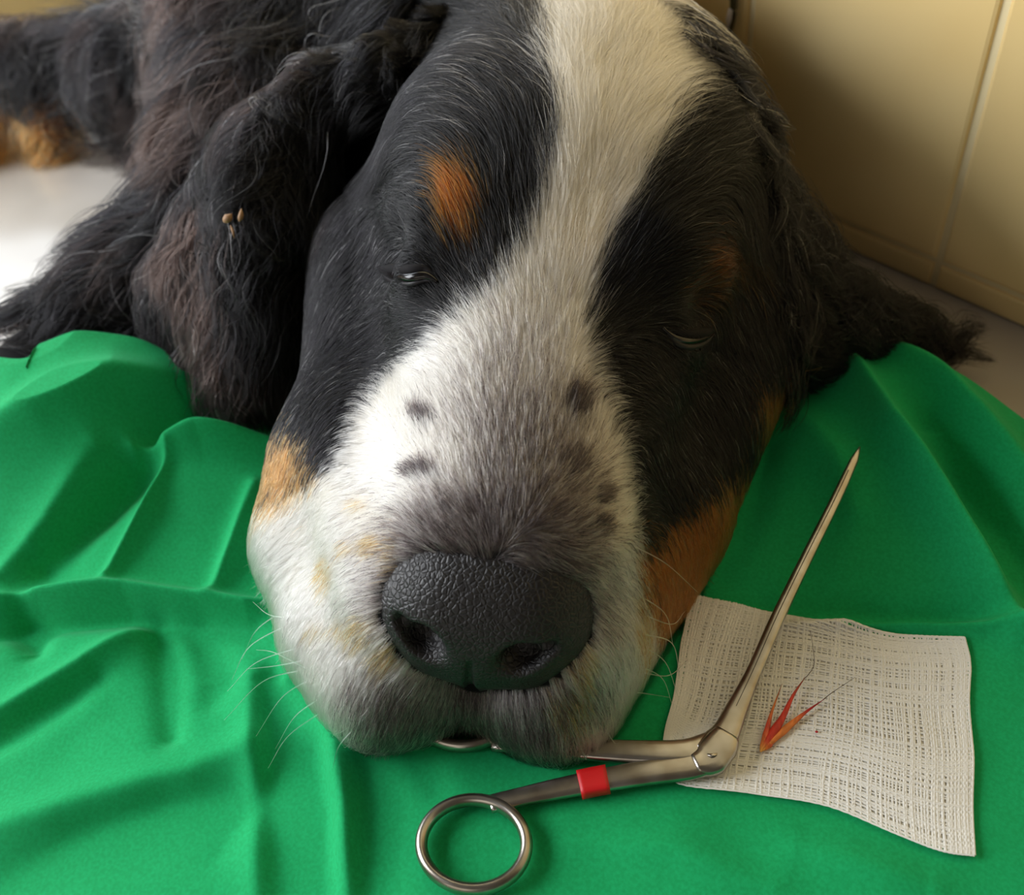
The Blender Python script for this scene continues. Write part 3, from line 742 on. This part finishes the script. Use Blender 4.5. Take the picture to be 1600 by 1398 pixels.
tx, mp, bp = add_bump(nt, b, 'ShaderNodeTexWave', 900, .22, .0003, rot=.9)
add_bump(nt, b, 'ShaderNodeTexWave', 1100, .15, .00025, rot=-.5)
nz = nt.nodes.new('ShaderNodeTexNoise'); nz.inputs['Scale'].default_value = 900
nt.links.new(mp.outputs[0], nz.inputs['Vector'])
cr = nt.nodes.new('ShaderNodeValToRGB'); nt.links.new(nz.outputs[0], cr.inputs[0])
cr.color_ramp.elements[0].position = .35; cr.color_ramp.elements[0].color = (*lin(20, 156, 90), 1)
cr.color_ramp.elements[1].position = .7; cr.color_ramp.elements[1].color = (*lin(25, 170, 103), 1)
nt.links.new(cr.outputs[0], b.inputs['Base Color'])
cloth = mesh_obj('surgical_cloth', PP, np.stack([ii, ii + 1, ii + 1 + NU, ii + NU], 1), m_cloth)
tag(cloth, 'rumpled green surgical drape spread on the floor under the dog\'s head', 'cloth')
sm = cloth.modifiers.new('thickness', 'SOLIDIFY'); sm.thickness = .0007; sm.offset = -1

# ------------------------------------------------------------------ gauze
def oncl(px, py): return onhill(px, py, hcloth)
top = catmull([oncl(*p) for p in [(1080, 931), (1160, 950), (1250, 970), (1360, 987), (1440, 997), (1505, 1000)]], 50)
bot = catmull([oncl(*p) for p in [(1035, 1190), (1060, 1228), (1180, 1243), (1290, 1262), (1400, 1305), (1470, 1332), (1520, 1340)]], 50)
lef = catmull([oncl(*p) for p in [(1080, 931), (1066, 1000), (1055, 1080), (1040, 1140), (1035, 1190)]], 50)
rig = catmull([oncl(*p) for p in [(1505, 1000), (1514, 1040), (1512, 1100), (1518, 1180), (1517, 1260), (1520, 1340)]], 50)
def pat(u, v):
    u = np.asarray(u, float); v = np.asarray(v, float)
    def ev(c_, t): i = np.clip(t * 49, 0, 48.999); k_ = i.astype(int); f = (i - k_)[..., None]; return c_[k_] * (1 - f) + c_[k_ + 1] * f
    U, V_ = u[..., None], v[..., None]
    p = (1 - V_) * ev(top, u) + V_ * ev(bot, u) + (1 - U) * ev(lef, v) + U * ev(rig, v)
    p = p - ((1 - U) * (1 - V_) * top[0] + U * (1 - V_) * top[-1] + (1 - U) * V_ * bot[0] + U * V_ * bot[-1])
    q = np.stack([p[..., 0], p[..., 1], 0 * p[..., 0]], -1)
    p[..., 2] = np.maximum(hcloth(p[..., 0], p[..., 1]), .004) + .0016 + .0006 * vnoise(q + 3, 70)
    return p
m_gz, nt, b = material('gauze_layer', tuple(lin(226, 222, 210)), 0.9, 0, .1)
m_th, nt, b = material('gauze_thread', tuple(lin(238, 237, 231)), 0.85, 0, .1)
b.inputs['Subsurface Weight'].default_value = 0
g1, g2 = np.meshgrid(np.linspace(.045, .950, 70), np.linspace(.025, .975, 60)); Pg = pat(g1, g2); Pg[..., 2] -= .0007
ii = (np.arange(59)[:, None] * 70 + np.arange(69)[None]).ravel()
gz = mesh_obj('gauze_pad', Pg.reshape(-1, 3), np.stack([ii, ii + 1, ii + 71, ii + 70], 1), m_gz)
gz.modifiers.new('thickness', 'SOLIDIFY').thickness = .0006
tag(gz, 'folded white woven gauze swab lying on the green cloth under the forceps tip', 'gauze')
def weave(nu, nv, off, r, du=0, seed=0):
    rg = np.random.default_rng(seed); V, Fc, o = [], [], 0; n = 90
    def strand(P_, rad):
        nonlocal o
        T = norm(np.gradient(P_, axis=0)); S = norm(np.cross(T, [0, 0, 1.0])); Nn = np.cross(S, T)
        ring = np.stack([P_ + S * rad, P_ + Nn * rad * .8, P_ - S * rad], 1); V.append(ring.reshape(-1, 3))
        b0 = o + 3 * np.arange(len(P_) - 1)
        for a_, c_ in ((0, 1), (1, 2)): Fc.append(np.stack([b0 + a_, b0 + c_, b0 + 3 + c_, b0 + 3 + a_], 1))
        o += 3 * len(P_)
    t = np.linspace(0, 1, n)
    for i in range(nu):
        u0 = (i + .5 * rg.random()) / (nu - .5) + du; wob = .0022 * np.sin(t * (5 + 6 * rg.random()) + rg.random() * 6) + .0012 * rg.normal(size=n).cumsum() / 4
        P_ = pat(np.clip(u0 + wob, 0, 1), t); P_[:, 2] += off + .00012 * np.sin(t * nv * 3.14 + i * 3.14); strand(P_, r * (.6 + .8 * rg.random()))
    for i in range(nv):
        v0 = (i + .5 * rg.random()) / (nv - .5); wob = .0022 * np.sin(t * (5 + 6 * rg.random()) + rg.random() * 6) + .0012 * rg.normal(size=n).cumsum() / 4
        P_ = pat(np.clip(t + du, 0, 1.0), np.clip(v0 + wob, 0, 1)); P_[:, 2] += off - .00012 * np.sin(t * nu * 3.14 + i * 3.14); strand(P_, r * (.6 + .8 * rg.random()))
    return np.concatenate(V), np.concatenate(Fc)
V, Fc = weave(92, 80, .0002, .00035, 0, 1)
wv = tag(mesh_obj('weave', V, Fc, m_th, gz), kind='stuff')

# ------------------------------------------------------------------ forceps
m_st, nt, b = material('steel', tuple(lin(176, 168, 156)), 0.3, 1.0)
tx, mp, bp = add_bump(nt, b, 'ShaderNodeTexNoise', 120, .10, .0003)
cr = nt.nodes.new('ShaderNodeValToRGB'); nt.links.new(tx.outputs[0], cr.inputs[0])
cr.color_ramp.elements[0].position = .3; cr.color_ramp.elements[0].color = (*lin(160, 150, 136), 1)
cr.color_ramp.elements[1].position = .6; cr.color_ramp.elements[1].color = (*lin(186, 180, 172), 1)
nt.links.new(cr.outputs[0], b.inputs['Base Color'])
m_red, nt, b = material('red_tape', tuple(lin(205, 20, 25)), 0.45)
def up(px, py, dz): 
    p = oncl(px, py); return atz(px, py, max(p[2], .004) + dz)
fo = bpy.data.objects.new('forceps', None); COL.objects.link(fo)
tag(fo, 'stainless steel angled forceps with finger rings and a strip of red tape', 'forceps')
tip = atz(1343, 700, oncl(1343, 700)[2] + .006); jn = up(1120, 1180, .0055)
def lerpz(px, py, t): return atz(px, py, jn[2] + (tip[2] - jn[2]) * t)
shaft_px = [(1098, 1178, 0), (1130, 1150, .04), (1152, 1105, .10), (1180, 1045, .22), (1215, 965, .42), (1262, 868, .64), (1306, 780, .84), (1343, 700, 1)]
# shaft: long outer channel with the second jaw riding beside it
sp = catmull([lerpz(*q) for q in shaft_px], 60)
tt = np.linspace(0, 1, 60)
V, Fc = tube(sp, np.stack([np.interp(tt, [0, .1, .2, .4, .9, .97, 1], [.0044, .0046, .0038, .0024, .0017, .0014, .0003]), np.interp(tt, [0, .2, 1], [.0022, .0020, .0009])], 1), 14, flat=.8)
shaft = mesh_obj('shaft', V, Fc, m_st, fo)
def side(sp_, off, dz):
    T = norm(np.gradient(sp_, axis=0)); S = norm(np.cross(T, [0, 0, 1.0])); return sp_ + S * off[:, None] + np.array([0, 0, dz])
m_dark, nt, b = material('joint_gap', (.03, .028, .025), .5, .6)
q = side(sp[6:56], np.full(50, -.0002), 0); q[:, 2] += np.interp(np.linspace(0, 1, 50), [0, 1], [.0019, .0010])
V, Fc = tube(q, np.full(50, .00018), 6); mesh_obj('seam', V, Fc, m_dark, shaft)
# box joint
V, Fc = tube(catmull([lerpz(1085, 1196, 0), lerpz(1105, 1188, 0), lerpz(1122, 1170, .02), lerpz(1136, 1148, .04)], 16), np.stack([np.interp(np.linspace(0, 1, 16), [0, .4, .8, 1], [.0030, .0054, .0050, .004]), np.full(16, .0026)], 1), 14, flat=.6)
bj = mesh_obj('box_joint', V, Fc, m_st, fo)
V, Fc = tube([lerpz(1112, 1183, 0) + np.array([0, 0, .0022]), lerpz(1112, 1183, 0) + np.array([0.0, 0.0002, .0025])], [.0016, .0015], 20)
mesh_obj('screw', V, Fc, m_st, bj)
# handles
def handle(pts, name='handle'):
    s_ = catmull(pts, 40); t_ = np.linspace(0, 1, 40)
    V, Fc = tube(s_, np.stack([np.interp(t_, [0, .25, .8, 1], [.0026, .0027, .0040, .0044]), np.interp(t_, [0, 1], [.0014, .0020])], 1), 14, flat=.55)
    return mesh_obj(name, V, Fc, m_st, fo)
rz = .0035
h1 = handle([up(766, 1256, rz), up(800, 1248, rz), up(850, 1237, rz), up(925, 1222, rz + .0005), up(1010, 1207, .0045), lerpz(1085, 1195, 0), lerpz(1112, 1180, 0)])
h2 = handle([up(770, 1160, .0022), up(860, 1166, .0030), up(900, 1170, .004), up(1000, 1175, .0045), lerpz(1070, 1176, 0), lerpz(1115, 1165, 0)])
def ring(cx, cy, rx, ry, dz, name='finger_ring'):
    cpt = up(cx, cy, dz); X = up(cx + rx, cy, dz) - up(cx - rx, cy, dz); Y = up(cx, cy - ry, dz) - up(cx, cy + ry, dz)
    X[2] = 0; Y[2] = 0; X /= 2; Y /= 2; n, m_ = 72, 12; V, Fc = [], []
    for i in range(n):
        a = 2 * math.pi * i / n; cdir = X * math.cos(a) + Y * math.sin(a); u_ = norm(cdir)
        for j in range(m_):
            f = 2 * math.pi * j / m_; V.append(cpt + cdir + u_ * (.0018 * math.cos(f)) + np.array([0, 0, .0026 * math.sin(f)]))
    for i in range(n):
        for j in range(m_):
            i2, j2 = (i + 1) % n, (j + 1) % m_; Fc.append((i * m_ + j, i2 * m_ + j, i2 * m_ + j2, i * m_ + j2))
    return mesh_obj(name, np.array(V), Fc, m_st, fo)
ring(740, 1317, 82, 70, rz)
ring(722, 1112, 72, 52, .0022)
# tape
s_ = catmull([up(905, 1226, rz + .0003), up(928, 1221, rz + .0005), up(950, 1217, rz + .0006)], 8)
V, Fc = tube(s_, np.stack([np.full(8, .0040), np.full(8, .0025)], 1), 14, flat=.45)
tag(mesh_obj('tape_band', V, Fc, m_red, h1), 'red tape wrapped around the handle')

# ------------------------------------------------------------------ grass awn with traces of blood on the gauze
aw = bpy.data.objects.new('grass_awn', None); COL.objects.link(aw)
tag(aw, 'small orange and red grass seed with three spikes lying on the gauze', 'grass seed')
m_awn, nt, b = material('awn', (1, 1, 1), .4, attr='coat')
m_hr, nt, b = material('fine_hair', tuple(lin(70, 55, 45)), .5)
def blade(pts, w0, cols, name='spike', n=24):
    s_ = catmull([up(px, py, dz) for px, py, dz in pts], n); t_ = np.linspace(0, 1, n)
    wv_ = np.interp(t_, [0, .12, .35, .7, 1], [.25, .7, 1, .4, .06]) * w0
    V, Fc = tube(s_, np.stack([wv_, wv_ * .35 + .0001], 1), 8)
    o = mesh_obj(name, V, Fc, m_awn, aw)
    cc = np.stack([np.interp(t_, [0, .15, .5, .75, 1], [c_[i] for c_ in cols]) for i in range(3)], 1); cc = np.repeat(cc, 8, 0)
    cc = cc * (.75 + .5 * rng.random((len(cc), 1))); paint(o, cc)
O_, Rr, Y_, D_ = lin(214, 120, 50), lin(190, 50, 30), lin(225, 165, 70), lin(120, 60, 35)
blade([(1188, 1174, .0027), (1196, 1150, .003), (1205, 1115, .0034), (1222, 1068, .005)], .0010, [Y_, O_, Rr, O_, D_])
blade([(1188, 1174, .0028), (1205, 1148, .0032), (1222, 1122, .004), (1240, 1085, .005), (1258, 1058, .0055)], .0013, [Y_, Rr, Rr, Rr, D_])
blade([(1188, 1174, .0027), (1212, 1152, .0030), (1240, 1128, .0034), (1262, 1110, .004), (1288, 1092, .0045)], .0012, [Y_, O_, O_, lin(175, 20, 25), lin(140, 20, 25)])
blade([(1189, 1172, .0026), (1205, 1158, .0028), (1225, 1145, .0028)], .0014, [Y_, O_, Rr, O_, Y_], 'husk')
def fine(pts): 
    V, Fc = tube(catmull([up(px, py, dz) for px, py, dz in pts], 20), np.linspace(.00014, .00005, 20), 5); mesh_obj('bristle', V, Fc, m_hr, aw)
fine([(1256, 1060, .005), (1262, 1055, .005), (1272, 1038, .0045), (1270, 1010, .004), (1266, 985, .004)])
fine([(1286, 1093, .0045), (1300, 1082, .0045), (1318, 1070, .004), (1336, 1058, .0035)])
m_bl, nt, b = material('blood', tuple(lin(170, 20, 30)), .35)
V, Fc = spheroid(up(1276, 1143, .0026), (.0005, .0004, .00025), np.eye(3), 10, 6)
tag(mesh_obj('blood_spot', V, Fc, m_bl), 'tiny red blood spot on the gauze right of the grass seed', 'blood spot')

# ------------------------------------------------------------------ dry plant scrap caught in the ear hair
sc_ = bpy.data.objects.new('plant_scrap', None); COL.objects.link(sc_)
tag(sc_, 'tiny pale dry plant scrap caught in the dark ear hair', 'plant scrap')
m_dry, nt, b = material('dry_husk', tuple(lin(150, 115, 80)), .6)
def ear_pt(px, py, lift):
    d = norm(ray(px, py)); t = .2
    for _ in range(600):
        p = CAM + d * t; v_ = float(GE.sample(p[None])[0])
        if v_ < .0003: break
        t += min(max(v_ * .7, .0003), .004)
    return CAM + d * (t - lift)
for a_, b_, r_ in (((350, 346), (362, 334), .0016), ((374, 346), (377, 326), .0010), ((360, 352), (366, 372), .0005)):
    V, Fc = tube(catmull([ear_pt(*a_, .022), ear_pt((a_[0] + b_[0]) / 2 + 1, (a_[1] + b_[1]) / 2, .0225), ear_pt(*b_, .022)], 10), r_ * np.array([.3, .6, .9, 1, 1, .9, .75, .55, .35, .15]), 7)
    mesh_obj('husk', V, Fc, m_dry, sc_)
